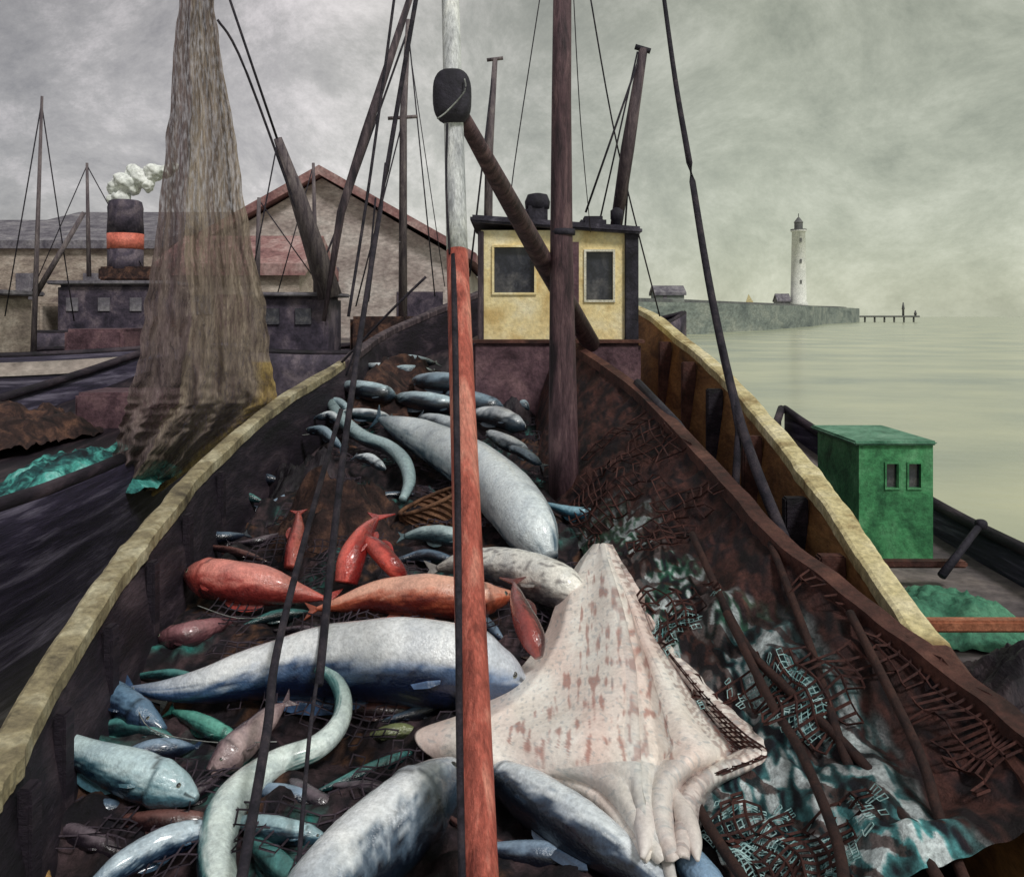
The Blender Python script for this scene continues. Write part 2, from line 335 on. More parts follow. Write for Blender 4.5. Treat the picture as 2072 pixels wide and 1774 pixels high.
v,f=box_geo(-6.6,-4.6,22.2,24,1.4,2.9,.08); mk("deckhouse",v,f,'fdark',r4)
v,f=box_geo(-6.8,-4.4,22,24.2,2.9,3.0,.03); mk("deckhouse_roof",v,f,'slate',r4)
v,f=box_geo(-6.2,-5.8,22.15,22.3,2.2,2.6); mk("window",v,f,'glass',r4)
v,f=box_geo(-5.4,-5.0,22.15,22.3,2.2,2.6); mk("window",v,f,'glass',r4)
v,f=box_geo(-4.2,-2.6,23,24.6,1.4,2.4,.08); mk("winch_house",v,f,'sack',r4)
tube("derrick_boom",[at(562,280,21),at(600,390,21.5),at(668,600,22)],[.1,.2,.3],'farspar',r4)
tube("mast",[at(815,640,24),at(816,240,24),at(826,40,24)],[.12,.1,.06],'farspar',r4)
for q,r_ in(([(440,40,20),(500,150,20.5),(655,580,22)],.03),([(455,-30,20),(562,285,21)],.03),([(826,60,24),(690,440,23.5),(640,560,23)],.03),([(780,330,24),(745,610,23)],.03),([(826,60,24),(880,600,24)],.018),([(562,285,21),(500,610,21)],.018),([(816,240,24),(720,620,23)],.02),([(900,580,24),(826,80,24)],.012)):
    rope("rigging_rope",q,r_,r4)
tube("crosstree",[at(785,240,24),at(845,236,24)],.05,'farspar',r4,8)
r5,A,B,s,gz,hb=hull("fishing_boat",(-3,27.5),(6,31),4.4,2,2.5,"dark fishing boat with short mast and gaff",group="moored boats",zmid=1.7,hm='fdark')
tube("mast",[at(985,620,28.5),at(990,300,28.5),at(1002,118,28.5)],[.15,.13,.08],'farspar',r5)
tube("crosstree",[at(985,122,28.5),at(1018,118,28.5)],.06,'farspar',r5,8)
rope("rigging_rope",[(1000,125,28.5),(950,560,28)],.03,r5)
v,f=box_geo(-1,1.4,28,30,1.6,3.2,.08); mk("deckhouse",v,f,'tan',r5)
r7,A,B,s,gz,hb=hull("fishing_boat",(-13,28.5),(-6,30),3.6,1.8,2.3,"hazy dark trawler with bare masts beyond the others",group="moored boats",zmid=1.6,hm='fdark')
tube("mast",[at(520,600,29),at(524,400,29)],[.1,.06],'farspar',r7)
tube("mast",[at(640,600,29.5),at(634,330,29.5)],[.1,.05],'farspar',r7)
rope("rigging_rope",[(524,405,29),(634,560,29.5)],.02,r7)
rope("rigging_rope",[(634,335,29.5),(560,600,29)],.02,r7)
v,f=box_geo(-9.6,-8,28.6,30,1.5,3.1,.08); mk("deckhouse",v,f,'purple',r7)

# ---------------- hanging net
rows=[(-260,372,424),(-40,364,430),(120,352,450),(300,336,480),(500,312,510),(620,294,534),(730,276,553),(800,260,556),(840,250,522),(880,240,474),(930,228,412),(975,216,352),(1015,203,292)]
rs=cr([tuple(map(float,r)) for r in rows],6)
cl=[]
def fn(a,b_):
    x=a*(len(rs)-1); i=min(int(x),len(rs)-2); q=x-i
    v=rs[i][0]*(1-q)+rs[i+1][0]*q; l=rs[i][1]*(1-q)+rs[i+1][1]*q; r=rs[i][2]*(1-q)+rs[i+1][2]*q
    r+=12*n3((a*9,0,3))+5*n3((a*40,0,3)); l+=10*n3((a*9,5,3))+5*n3((a*40,5,3))
    y=9.3+1.5*b_*a+(.03+.05*a)*math.sin(b_*24+4*n3((a*3,b_*3,0)))*(.3+a)+.05*n3((a*14,b_*14,5))+.012*n3((a*45,b_*40,5))
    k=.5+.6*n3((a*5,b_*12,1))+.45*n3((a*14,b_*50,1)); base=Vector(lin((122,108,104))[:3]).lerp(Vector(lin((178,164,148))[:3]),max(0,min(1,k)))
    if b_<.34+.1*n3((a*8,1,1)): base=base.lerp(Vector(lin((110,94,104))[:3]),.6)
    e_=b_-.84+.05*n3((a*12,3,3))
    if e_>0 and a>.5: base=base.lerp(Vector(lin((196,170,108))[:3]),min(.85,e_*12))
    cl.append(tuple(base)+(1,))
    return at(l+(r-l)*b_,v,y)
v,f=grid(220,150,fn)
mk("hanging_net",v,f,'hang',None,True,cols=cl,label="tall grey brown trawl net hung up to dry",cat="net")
# ---------------- OUR BOAT
boat=root("fishing_boat",(0,9,-1.2),"brown and ochre fishing boat with open deck full of fish","boat","moored boats")
Lr=path([at(-120,1740,3.0),at(-60,1650,3.3),at(0,1555,3.6),at(100,1370,4.3),at(230,1170,5.4),at(330,1045,6.4),at(420,940,7.8),at(560,820,10),at(690,738,12.5),at(800,665,16.5),Vector((-.3,20.2,3.1))])
Rr=path([at(2200,1740,3.2),at(2050,1520,3.9),at(1890,1325,4.6),at(1760,1140,5.5),at(1680,1020,6.3),at(1560,868,8),at(1460,757,10),at(1380,690,12),at(1280,622,15.5),Vector((.6,19.2,3.0)),Vector((-.3,20.2,3.1))])
def railgeo(P_,t0,t1,w=.085,h=.05,n=140):
    vs=[];fs=[]
    for i in range(n+1):
        t=t0+(t1-t0)*i/n; p=P_(t)
        wob=.014*n3((t*30,w,0)); ww=w*(1+.25*n3((t*22,5,w))+.15*n3((t*90,5,w)))
        for dx,dz in((-ww,-h),(-ww,h*.7),(-ww*.7,h),(ww*.7,h),(ww,h*.7),(ww,-h)): vs.append(p+Vector((dx,0,dz+wob)))
    for i in range(n):
        for k in range(6): fs.append((i*6+k,i*6+(k+1)%6,i*6+6+(k+1)%6,i*6+6+k))
    fs.append(tuple(range(6))); fs.append(tuple(range(n*6,n*6+6))); return vs,fs
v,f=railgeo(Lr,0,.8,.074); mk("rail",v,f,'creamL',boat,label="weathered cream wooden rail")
v,f=railgeo(Lr,.8,1,.08,n=30); mk("rail",v,f,'spar',boat,label="dark bow rail")
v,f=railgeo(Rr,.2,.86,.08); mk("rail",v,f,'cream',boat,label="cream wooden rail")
v,f=railgeo(Rr,0,.2,.08,n=20); mk("rail",v,f,'brown',boat,label="brown stern rail")
v,f=railgeo(Rr,.86,1,.08,n=20); mk("rail",v,f,'spar',boat,label="dark bow rail")
def side(P_,sg,out):
    def g(a,b_):
        p=P_(a)
        if out: return Vector((p.x+sg*(.06+.1*math.sin(b_*2.5)-.5*b_*b_),p.y,p.z-.05+(-1.5-p.z)*b_))
        return Vector((p.x-sg*(.06+.14*b_),p.y,p.z-.05+(max(p.z-1.0,deckz(p.y)-.15)-p.z)*b_))
    return grid(80,10,g)
v,f=side(Lr,-1,True); mk("hull",v,f,'hull',boat,True)
v,f=side(Rr,1,True); mk("hull",v,f,'hull',boat,True)
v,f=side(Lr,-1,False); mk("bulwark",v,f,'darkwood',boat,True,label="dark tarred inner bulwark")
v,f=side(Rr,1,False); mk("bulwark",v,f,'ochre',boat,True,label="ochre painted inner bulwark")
def dk(a,b_):
    l=Lr(a);r=Rr(a)
    y=l.y*(1-b_)+r.y*b_
    return Vector(((l.x+.1)*(1-b_)+(r.x-.1)*b_,y,deckz(y)-.12))
v,f=grid(60,10,dk); mk("deck",v,f,'deck',boat)
for t in(.24,.33,.42,.5,.58,.65,.71):
    p=Rr(t); v,f=box_geo(p.x-.26,p.x-.09,p.y-.05,p.y+.05,p.z-1.0,p.z-.06,.012); mk("stanchion",v,f,'darkwood' if t in(.42,.58) else 'brown',boat)
for t in(.2,.28,.36,.44,.52,.6):
    p=Lr(t); v,f=box_geo(p.x+.09,p.x+.15,p.y-.05,p.y+.05,p.z-.8,p.z-.06,.012); mk("stanchion",v,f,'darkwood',boat)
Y0=12.
def frontwall(x0,x1,z0,z1,holes,y,th=.06):
    xs=sorted({x0,x1}|{h[0] for h in holes}|{h[1] for h in holes}); zs=sorted({z0,z1}|{h[2] for h in holes}|{h[3] for h in holes})
    vs=[];fs=[]
    for i in range(len(xs)-1):
        for k in range(len(zs)-1):
            cx=(xs[i]+xs[i+1])/2; cz=(zs[k]+zs[k+1])/2
            if any(h[0]<cx<h[1] and h[2]<cz<h[3] for h in holes): continue
            o=len(vs); vs+=[(xs[i],y,zs[k]),(xs[i+1],y,zs[k]),(xs[i+1],y,zs[k+1]),(xs[i],y,zs[k+1])]; fs.append((o,o+1,o+2,o+3))
    for h in holes:
        for a,b_ in(((h[0],h[2]),(h[1],h[2])),((h[1],h[2]),(h[1],h[3])),((h[1],h[3]),(h[0],h[3])),((h[0],h[3]),(h[0],h[2]))):
            o=len(vs); vs+=[(a[0],y,a[1]),(b_[0],y,b_[1]),(b_[0],y+th,b_[1]),(a[0],y+th,a[1])]; fs.append((o,o+1,o+2,o+3))
    return vs,fs
wh=bpy.data.objects.new("wheelhouse",None); col.objects.link(wh); W[wh.name]=Vector((.6,12.9,2.1))
wh.parent=boat; wh.location=W[wh.name]-W[boat.name]
holes=[(-.24,.30,2.72,3.33),(1.0,1.36,2.62,3.27)]
g1=frontwall(-.42,1.6,2.05,3.56,holes,Y0)
g2=([(-.42,12,2.05),(-.42,13.8,2.05),(-.42,13.8,3.56),(-.42,12,3.56),(1.6,12,2.05),(1.6,13.8,2.05),(1.6,13.8,3.56),(1.6,12,3.56)],[(0,1,2,3),(4,5,6,7),(1,5,6,2)])
v,f=join(g1,g2); mk("wall",v,f,'yellow',wh)
rv,rf=box_geo(-.56,1.74,11.85,13.95,3.56,3.66,.03); rv=[Vector((p[0],p[1],p[2]+.06-.07*(p[0]))) for p in map(Vector,rv)]
mk("roof",rv,rf,'roof',wh)
for h in holes:
    w=.03; y=Y0-.025
    v,f=join(box_geo(h[0]-w,h[0],y,y+.05,h[2]-w,h[3]+w),box_geo(h[1],h[1]+w,y,y+.05,h[2]-w,h[3]+w),box_geo(h[0],h[1],y,y+.05,h[2]-w,h[2]),box_geo(h[0],h[1],y,y+.05,h[3],h[3]+w))
    mk("window_frame",v,f,'winwhite' if h[0]>.5 else 'yellow',wh)
    v,f=box_geo(h[0],h[1],Y0+.05,Y0+.06,h[2],h[3]); mk("window",v,f,'glass',wh)
v,f=box_geo(1.52,1.7,11.94,12.06,2.0,3.52,.01); mk("corner_strip",v,f,'black',wh)  # dark strip stands in for the shaded right side of the wheelhouse
v,f=box_geo(-.46,-.38,11.96,12.04,2.0,3.55,.01); mk("corner_strip",v,f,'spar',wh)
v,f=box_geo(.56,.9,11.97,11.998,2.1,3.4); mk("door",v,f,'purple',wh)
v,f=lathe(.36,12.6,[(.12,3.6),(.12,3.9),(.17,3.92),(.18,4.02),(.14,4.12),(.05,4.14)],12); mk("stove_pipe",v,f,'black',wh,True)
v,f=box_geo(.18,.5,12.4,12.9,3.66,3.95,.05); mk("roof_locker",v,f,'black',wh)
v,f=box_geo(.95,1.3,12.2,12.6,3.62,3.78,.05); mk("roof_locker",v,f,'black',wh)
v,f=lathe(1.45,12.3,[(.05,3.6),(.05,3.72),(.09,3.74),(.09,3.86),(.03,3.9)],12); mk("lamp",v,f,'black',wh,True)
v,f=box_geo(-.52,1.7,11.7,14.2,.9,2.05,.04); mk("deckhouse",v,f,'purple',boat)
v,f=box_geo(-.56,1.74,11.66,14.24,2.05,2.09); mk("deckhouse_top",v,f,'brown',boat)
pa=at(975,1900,3.45); pb=at(925,508,4.45); pc=at(908,-120,4.9)
pole=mk("pole",*tube_geo([pa.lerp(pb,i/12) for i in range(13)],[.078-.024*i/12 for i in range(13)],20),'red',boat,True,label="slanting pole, red below and white above")
mk("white_section",*tube_geo([pb.lerp(pc,i/8) for i in range(9)],[.0535-.008*i/8 for i in range(9)],20),'white',pole,True)
rope("pole_edge_line",[(918,515,4.4),(926,1000,3.95),(930,1500,3.6),(938,1900,3.35)],.015,boat)  # dark line down the pole's left edge, standing in for its shadow side
rope("pole_edge_line",[(905,250,4.5),(903,380,4.45),(910,515,4.4)],.006,boat)
bc=at(915,196,4.6)
def block(c,rx,ry,rz,e=.55):
    vs=[];fs=[];nu,nv=16,28
    sg=lambda x:(1 if x>=0 else -1)*abs(x)**e
    for i in range(nu+1):
        p=-math.pi/2+math.pi*i/nu
        for k in range(nv):
            a=2*math.pi*k/nv; vs.append(c+Vector((rx*sg(math.cos(p))*sg(math.cos(a)),ry*sg(math.cos(p))*sg(math.sin(a)),rz*sg(math.sin(p)))))
    for i in range(nu):
        for k in range(nv): fs.append((i*nv+k,i*nv+(k+1)%nv,(i+1)*nv+(k+1)%nv,(i+1)*nv+k))
    return vs,fs
v,f=block(bc,.1,.1,.14,.7); mk("pulley_block",v,f,'black',pole,True)
rope("lashing",[(885,240,4.42),(905,225,4.46),(940,185,4.46),(940,160,4.5)],.004,pole,'pale')
tube("boom",[at(935,235,4.7),at(1010,370,6.2),at(1100,530,8.8),at(1195,695,11.4)],[.04,.065,.10,.12],'mast',boat,12)
mb=lay(1142,1015,0)
tube("mast",[Vector((mb.x,mb.y,mb.z-.2)),at(1140,900,mb.y),at(1136,500,mb.y),at(1136,200,mb.y),at(1139,-150,mb.y)],[.15,.145,.11,.095,.085],'mast',boat,16)
v,f=lathe(at(1139,470,mb.y).x,mb.y,[(.117,at(0,470,mb.y).z-.03),(.122,at(0,470,mb.y).z),(.117,at(0,470,mb.y).z+.03)],16); mk("mast_band",v,f,'black',boat,True)
tube("gaff",[at(1245,470,12.6),at(1270,300,12.4),at(1302,98,12.2)],[.085,.095,.06],'spar',boat,12)
tube("gaff_fitting",[at(1285,95,12.2),at(1316,104,12.2)],.04,'black',boat,8)
for q,r_ in(([(1298,105,12.2),(1185,430,12.2)],.015),([(1290,105,12.2),(1215,440,12.4)],.012),([(1192,-20,12),(1250,300,12.5),(1335,640,13)],.011),([(1275,300,12.4),(1265,460,12.6)],.014),([(1095,-20,14),(1040,340,14),(1030,455,14)],.009),([(1160,-20,8.6),(1175,250,9),(1195,470,11.8)],.005),([(800,-20,11),(750,350,10.5),(705,640,10)],.018),([(845,-20,9),(770,420,8.4),(700,880,6.4),(645,1385,4.75)],.024),([(690,830,8),(625,1060,6.2),(562,1310,4.8),(540,1480,4.1),(485,1800,3.3)],.022),([(862,560,12),(790,630,12),(690,735,12.4)],.018),([(640,1385,4.7),(625,1500,4.2),(600,1800,3.4)],.01),([(760,400,11),(735,640,11),(700,760,11)],.012)):
    rope("rigging_rope",q,r_,boat)
tube("shroud",cr([tuple(at(*q)) for q in[(1336,-60,9),(1366,160,8.6),(1395,330,8.3),(1440,600,7.6),(1500,860,6.9),(1590,1100,6.0)]],6),[.02+.0008*i for i in range(31)],'rope',boat,8)
tube("shroud",[at(1462,700,7.3),at(1495,870,6.9),at(1488,985,6.6)],[.02,.028,.03],'rope',boat,8)
tube("gaff",[at(838,-30,13),at(740,270,12.7),at(690,430,12.5),at(655,650,12.4)],[.045,.07,.06,.03],'spar',boat,10)
Bm=path([at(2230,1630,3.4),at(2072,1490,3.85),at(1895,1352,4.35),at(1720,1215,4.95),at(1560,1085,5.7),at(1440,950,6.9),at(1285,790,9.5),at(1140,690,11.6)])
def beam(P_,w,h,n=60):
    vs=[];fs=[]
    for i in range(n+1):
        p=P_(i/n)+Vector((0,0,.02*n3((i*.3,0,2))))
        for dx,dz in((-w,-h),(-w,h),(w,h),(w,-h)): vs.append(p+Vector((dx,0,dz)))
    for i in range(n):
        for k in range(4): fs.append((i*4+k,i*4+(k+1)%4,i*4+4+(k+1)%4,i*4+4+k))
    return vs,fs
v,f=beam(Bm,.06,.05); mk("hatch_beam",v,f,'brown',boat)
v,f=grid(50,4,lambda a,b_:Bm(a)+Vector((.0,0,-.04))+Vector((0,0,(deckz(Bm(a).y)-.1-Bm(a).z+.04)*b_))); mk("hatch_side",v,f,'darkwood',boat)
tube("strut",[at(1290,775,9.6),at(1370,860,8.2),at(1455,985,6.75)],.05,'black',boat,8)

# ---------------- net over right side
Ft=path([lay(1560,1950,.1),lay(1470,1774,.1),lay(1400,1600,.1),lay(1310,1400,.1),lay(1230,1220,.1),lay(1160,1080,.05),lay(1100,960,.05),lay(1080,830,.05)])
def netp(a,b_,off=0):
    t=Bm(a);q=Ft(a)
    p=t.lerp(q,b_); sag=.22*math.sin(math.pi*b_)*(.6+.4*math.sin(a*9))
    w=math.sin(math.pi*min(1,b_*1.1))
    p.z+=-sag*.35+(.16*n3((p.x*1.6,p.y*1.6,4))+.08*n3((p.x*4,p.y*3,1)))*w+.04*n3((p.x*11,p.y*9,1))+off
    p.x-=.1*math.sin(math.pi*b_)
    return p
cl=[]
brn=Vector(lin((92,56,50))[:3]); dbr=Vector(lin((34,22,28))[:3]); tl=Vector(lin((104,184,188))[:3]); tw=Vector(lin((232,244,246))[:3]); dk_=Vector(lin((28,32,44))[:3]); gr=Vector(lin((78,158,124))[:3])
def fn(a,b_):
    p=netp(a,b_)
    k=n3((p.x*2.2,p.y*1.5,7)); k2=n3((p.x*9,p.y*5,2)); k3=n3((p.x*30,p.y*11,5)); k4=n3((p.x*13+p.y*7,p.y*2.5,9))
    wgt=min(1,max(0,(b_-.26+.25*k)*6))*min(1,max(0,(.75-a)*8))
    c=brn.lerp(dbr,min(1,max(0,.5+1.4*k2+.9*k3)))
    t=min(1,max(0,.48+1.*k+1.3*k2+1.2*k3)); c2=dk_.lerp(tl if a<.45 else gr,t)
    if k3+k2>.06: c2=c2.lerp(tw,min(1,(k3+k2-.06)*5))
    if k<-.22 or k4>.2: c2=c2.lerp(brn if k3>0 else dbr,.85)
    c=c.lerp(c2,wgt); cl.append(tuple(c)+(1,)); return p
v,f=grid(400,200,fn); mk("fishing_net",v,f,'vc',None,True,cols=cl,label="heaped turquoise and brown net along the hatch beam",cat="net",group="nets on the deck")
def wire(a0,a1,b0,b1,nu,nv,off,th,m,label,keep=.85,fun=netp):
    v,f=grid(nu,nv,lambda a,b_:fun(a0+(a1-a0)*a,b0+(b1-b0)*b_,off+.04*n3((a*9,b_*9,off))))
    v=[p+Vector((.11*n3(p*3.1),.11*n3(p*2.7+Vector((5,0,0))),.02*n3(p*9))) for i,p in enumerate(v)]
    f=[q for q in f if n3(v[q[0]],1.9)+.35*random.random()<keep]
    o=mk("fishing_net",v,f,m,None,label=label,cat="net",group="nets on the deck"); w=o.modifiers.new("w",'WIREFRAME'); w.thickness=th; w.use_replace=True; return o
M['bnet']=mat("brown_net_twine",[(38,21,22),(84,50,44)],8,.8,.3)
M['tnet']=mat("turquoise_net_twine",[(80,140,142),(200,228,228)],8,.8,.3)
wire(0,.82,.02,.95,64,17,.05,.016,'bnet',"coarse brown mesh net spread over the heap",.12)
wire(0,.5,.35,1,100,30,.03,.006,'tnet',"fine turquoise mesh net lying in the heap",.1)

cl=[]
def fn(a,b_):
    y=2.9+9.5*a; x=-2.35+b_*4.2
    if y>9: x=x*(1-.06*(y-9))
    z=deckz(y)+.12*n3((x*1.7,y*1.5,0))+.07*n3((x*5,y*4,3))+.04*n3((x*13,y*11,3))+.02
    k=n3((x*2.4,y*1.8,9)); k2=n3((x*7,y*5,2)); k3=n3((x*20,y*12,2)); c=Vector(lin((24,20,30))[:3]).lerp(Vector(lin((90,70,74))[:3]),max(0,min(1,.25+1.3*k2+1.0*k3)))
    if k>.16: c=c.lerp(Vector(lin((70,136,130))[:3]),min(1,(k-.16)*5)*max(0,.3+k2+1.8*k3))
    if k<-.22: c=c.lerp(Vector(lin((120,84,64))[:3]),max(0,min(1,.3+k3*2)))
    cl.append(tuple(c)+(1,)); return Vector((x,y,z))
v,f=grid(340,160,fn); mk("fishing_net",v,f,'vc',None,True,cols=cl,label="dark tangled net covering the deck under the fish",cat="net",group="nets on the deck")
M['dnet']=mat("dark_purple_twine",[(26,22,32),(76,64,74)],8,.8,.3)
def dnp(a,b_,off):
    y=3.2+8.3*a; x=-2.1+b_*2.6; return Vector((x,y,deckz(y)+.11+.1*n3((x*2,y*2,5))+.05*n3((x*6,y*5,3))+off))
wire(0,1,0,1,110,44,.0,.01,'dnet',"dark mesh net loose among the fish",.05,dnp)

# ---------------- FISH
GR="fish heaped on the deck"
def fish(name,px,dark,light,label,lift=.05,back_shade=(0,-1,-.5),head='end',tail=1.0,eye=True,mid=None,sub=10,gill=.82,finc=None,pect=True,dors=True,squash=.9,spots=None,seg=48,cat="fish"):
    if head=='start': px=px[::-1]
    S=cr([tuple(map(float,p)) if len(p)==4 else (float(p[0]),float(p[1]),float(p[2]),lift) for p in px],sub)
    C=[];R=[]
    for u,v,r,l in S:
        r=max(r,1.5); rw=.1
        for _ in range(4): p=lay(u,v,l+rw*.8); rw=r/F*p.y
        C.append(p);R.append(rw)
    n=len(C); back_shade=Vector(back_shade).normalized(); vs=[];fs=[];cs=[]
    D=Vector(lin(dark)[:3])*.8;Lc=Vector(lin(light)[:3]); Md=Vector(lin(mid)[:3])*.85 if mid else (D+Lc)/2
    sd=random.random()*50; tot=sum((C[i+1]-C[i]).length for i in range(n-1)); acc=0; fr=[]; Rm=max(R)
    for i in range(n):
        if i: acc+=(C[i]-C[i-1]).length
        t=acc/tot
        T=(C[min(i+1,n-1)]-C[max(i-1,0)]).normalized()
        U=(Vector((0,0,1))-T*T.z).normalized(); Sd=T.cross(U).normalized()
        g=1.0
        if gill and eye: g=1.0+.08*math.exp(-((t-gill-.02)/.03)**2)*(1 if t>gill-.02 else 0)
        fr.append((T,U,Sd,t))
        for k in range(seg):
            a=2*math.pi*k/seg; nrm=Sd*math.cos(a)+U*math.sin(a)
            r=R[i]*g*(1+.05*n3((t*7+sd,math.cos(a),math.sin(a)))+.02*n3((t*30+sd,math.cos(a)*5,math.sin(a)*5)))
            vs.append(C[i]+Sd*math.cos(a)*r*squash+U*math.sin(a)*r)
            dt=nrm.dot(back_shade)
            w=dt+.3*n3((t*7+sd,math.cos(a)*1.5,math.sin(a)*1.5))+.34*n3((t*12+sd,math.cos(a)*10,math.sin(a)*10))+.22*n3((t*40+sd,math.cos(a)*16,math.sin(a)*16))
            c=Lc.lerp(Md,max(0,min(1,(w+.16)*2.3))).lerp(D,max(0,min(1,(w-.12)*2.4)))  # countershading turned dark side down, tops white: light from above put into colour
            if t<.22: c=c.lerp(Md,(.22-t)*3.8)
            if gill and abs(dt+.02)<.04 and .15<t<gill-.03: c=c.lerp(D,.22)
            if gill and eye:
                if abs(t-gill-.02*math.cos((dt)*2.4)+.01)<.011: c=c*.3
                if t>gill: c=c.lerp(Md,.35)
                if t>.95 and abs(dt+.15)<.12: c=c*.25
            if spots and n3((t*26+sd,math.cos(a)*5,math.sin(a)*5))>.2: c=c.lerp(Vector(lin(spots)[:3]),.8)
            cs.append(tuple(c)+(1,))
    for i in range(n-1):
        for k in range(seg): fs.append((i*seg+k,i*seg+(k+1)%seg,(i+1)*seg+(k+1)%seg,(i+1)*seg+k))
    fs.append(tuple(range(seg))[::-1]); fs.append(tuple(range((n-1)*seg,n*seg)))
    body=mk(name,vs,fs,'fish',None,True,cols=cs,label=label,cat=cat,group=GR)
    Fc=Vector(lin(finc)[:3]) if finc else D.lerp(Md,.6)
    def fin(nm,P_,th=.005):
        v=[Vector(p) for p in P_]; m_=len(v)
        nn=(v[1]-v[0]).cross(v[-1]-v[0]); nn=nn.normalized() if nn.length>0 else Vector((0,0,1))
        c0=sum(v,Vector())/m_
        vv=[p+nn*th for p in v]+[p-nn*th for p in v]+[c0+nn*th*2.2,c0-nn*th*2.2]; ff=[]
        for i in range(m_):
            j_=(i+1)%m_; ff+=[(i,j_,2*m_),(m_+j_,m_+i,2*m_+1),(i,m_+i,m_+j_,j_)]
        cc=[tuple(Fc*(.6+.8*random.random()))+(1,) for _ in vv]
        mk(nm,vv,ff,'fish',body,False,cols=cc)
    cam=Vector((0,0,H))
    if tail>0:
        T,U,Sd,t=fr[1]; p=C[0]; d=-T; q=(back_shade-T*back_shade.dot(T)).normalized()
        if abs(q.z)>.75: q=(q+Sd*.6*(1 if Sd.y<0 else -1)).normalized()
        s_=Rm*1.25*tail
        fin("tail_fin",[p+T*s_*.15+q*R[1]*.6,p+d*s_*.5+q*s_*.55,p+d*s_*1.15+q*s_*.95,p+d*s_*.85+q*s_*.35,p+d*s_*.6,p+d*s_*.85-q*s_*.35,p+d*s_*1.15-q*s_*.95,p+d*s_*.5-q*s_*.55,p+T*s_*.15-q*R[1]*.6])
    if dors:
        pts=[];top=[]
        for i in range(n):
            T,U,Sd,t=fr[i]
            if .35<t<.62:
                q=(back_shade-T*back_shade.dot(T)).normalized(); pts.append(C[i]+q*R[i]*.92); top.append(C[i]+q*(R[i]*.92+Rm*.4*math.sin((t-.35)/.27*math.pi)**.6*(1.1-(t-.35)))-T*Rm*.15)
        if len(pts)>2: fin("dorsal_fin",pts+top[::-1])
    if eye:
        i=min(range(n),key=lambda k:abs(fr[k][3]-(gill+1)/2-.015)); T,U,Sd,t=fr[i]
        tc_=(cam-C[i]).normalized(); q=(tc_-T*tc_.dot(T)).normalized(); q=(q*.85+Vector((0,0,.35))).normalized()
        er=min(.02,max(.006,Rm*.11)); e0=C[i]+q*R[i]*.96
        bm=bmesh.new(); bmesh.ops.create_uvsphere(bm,u_segments=14,v_segments=10,radius=er)
        vv=[];cc=[]
        bm.verts.index_update()
        for x in bm.verts:
            dd=x.co.normalized().dot(q); x2=x.co-q*x.co.dot(q)*.55; vv.append(e0+x2)
            cc.append(lin((10,10,14)) if dd>.6 else lin((150,150,130)))
        ff=[tuple(a.index for a in qq.verts) for qq in bm.faces]; bm.free()
        mk("eye",vv,ff,'fish',body,True,cols=cc)
    if pect:
        i=min(range(n),key=lambda k:abs(fr[k][3]-(gill or .8)+.05)); T,U,Sd,t=fr[i]
        tc_=(cam-C[i]).normalized(); q=(tc_-T*tc_.dot(T)).normalized(); w=T.cross(q)
        if w.z>0: w=-w
        p=C[i]+q*R[i]*.9+w*R[i]*.35; s_=Rm*.6
        fin("pectoral_fin",[p,p-T*s_*.5+w*s_*.1+q*.012,p-T*s_*1.1+w*s_*.3+q*.015,p-T*s_*.95+w*s_*.45+q*.012,p-T*s_*.4+w*s_*.35+q*.01,p+w*s_*.15],.003)
    return body
wht=(250,251,252)
fish("fish",[(265,1392,5),(330,1396,20),(420,1385,36),(520,1362,52),(650,1340,70),(800,1335,84),(930,1348,80),(1005,1366,56),(1050,1384,24),(1066,1390,8)],(20,34,66),wht,"large blue and white fish lying across the deck",.10,back_shade=(-.12,-.42,-1),mid=(96,130,176),tail=.35,gill=.84)
fish("fish",[(768,848,5,.25),(815,868,26,.2),(880,898,42,.15),(960,945,54,.12),(1030,1010,62,.1),(1080,1075,56,.08),(1110,1130,24,.05)],(18,30,46),(240,248,250),"long curved blue grey fish with pale flank",.1,back_shade=(.45,-.6,-.7),mid=(96,130,152),tail=.5,eye=False,gill=0)
fish("fish",[(885,1150,6),(940,1140,26),(1010,1145,38),(1080,1165,46),(1140,1190,44),(1180,1215,20)],(96,92,96),(252,248,238),"cream bellied fish with grey flecks",.12,back_shade=(0,-.4,-1),mid=(190,182,172),spots=(132,126,124),tail=.5,eye=False)
fish("fish",[(640,1232,4),(690,1222,16),(760,1208,32),(840,1205,42),(920,1210,42),(985,1212,30),(1030,1205,12)],(120,40,30),(252,190,164),"orange salmon coloured fish",.12,back_shade=(0,-.5,-1),mid=(236,122,86),tail=.4)
fish("fish",[(655,1210,5),(600,1200,22),(540,1186,38),(470,1176,42),(415,1168,36),(384,1164,16)],(140,46,44),(248,156,142),"red gurnard with a blunt pink head",.12,back_shade=(0,-.5,-1),mid=(222,98,88),tail=.6,gill=.75)
fish("fish",[(604,1040,6,.35),(602,1075,16,.3),(596,1110,20,.25),(590,1150,18,.15)],(150,48,44),(238,124,110),"small red fish standing upright in the heap",.2,mid=(214,88,78),eye=False,tail=.8,back_shade=(-1,0,0),gill=0)
fish("fish",[(762,1050,6,.4),(735,1085,22,.35),(712,1130,30,.25),(700,1180,26,.12)],(150,40,38),(242,112,98),"bright red fish bent over the heap",.2,mid=(222,76,66),eye=False,tail=.9,back_shade=(1,0,0),gill=0)
fish("fish",[(730,1085,6,.4),(762,1110,20,.34),(795,1145,20,.28),(818,1172,10,.2)],(140,40,38),(236,104,90),"red fish leaning down over the catch",.2,mid=(206,70,62),eye=False,tail=.6,back_shade=(1,0,.3),gill=0)
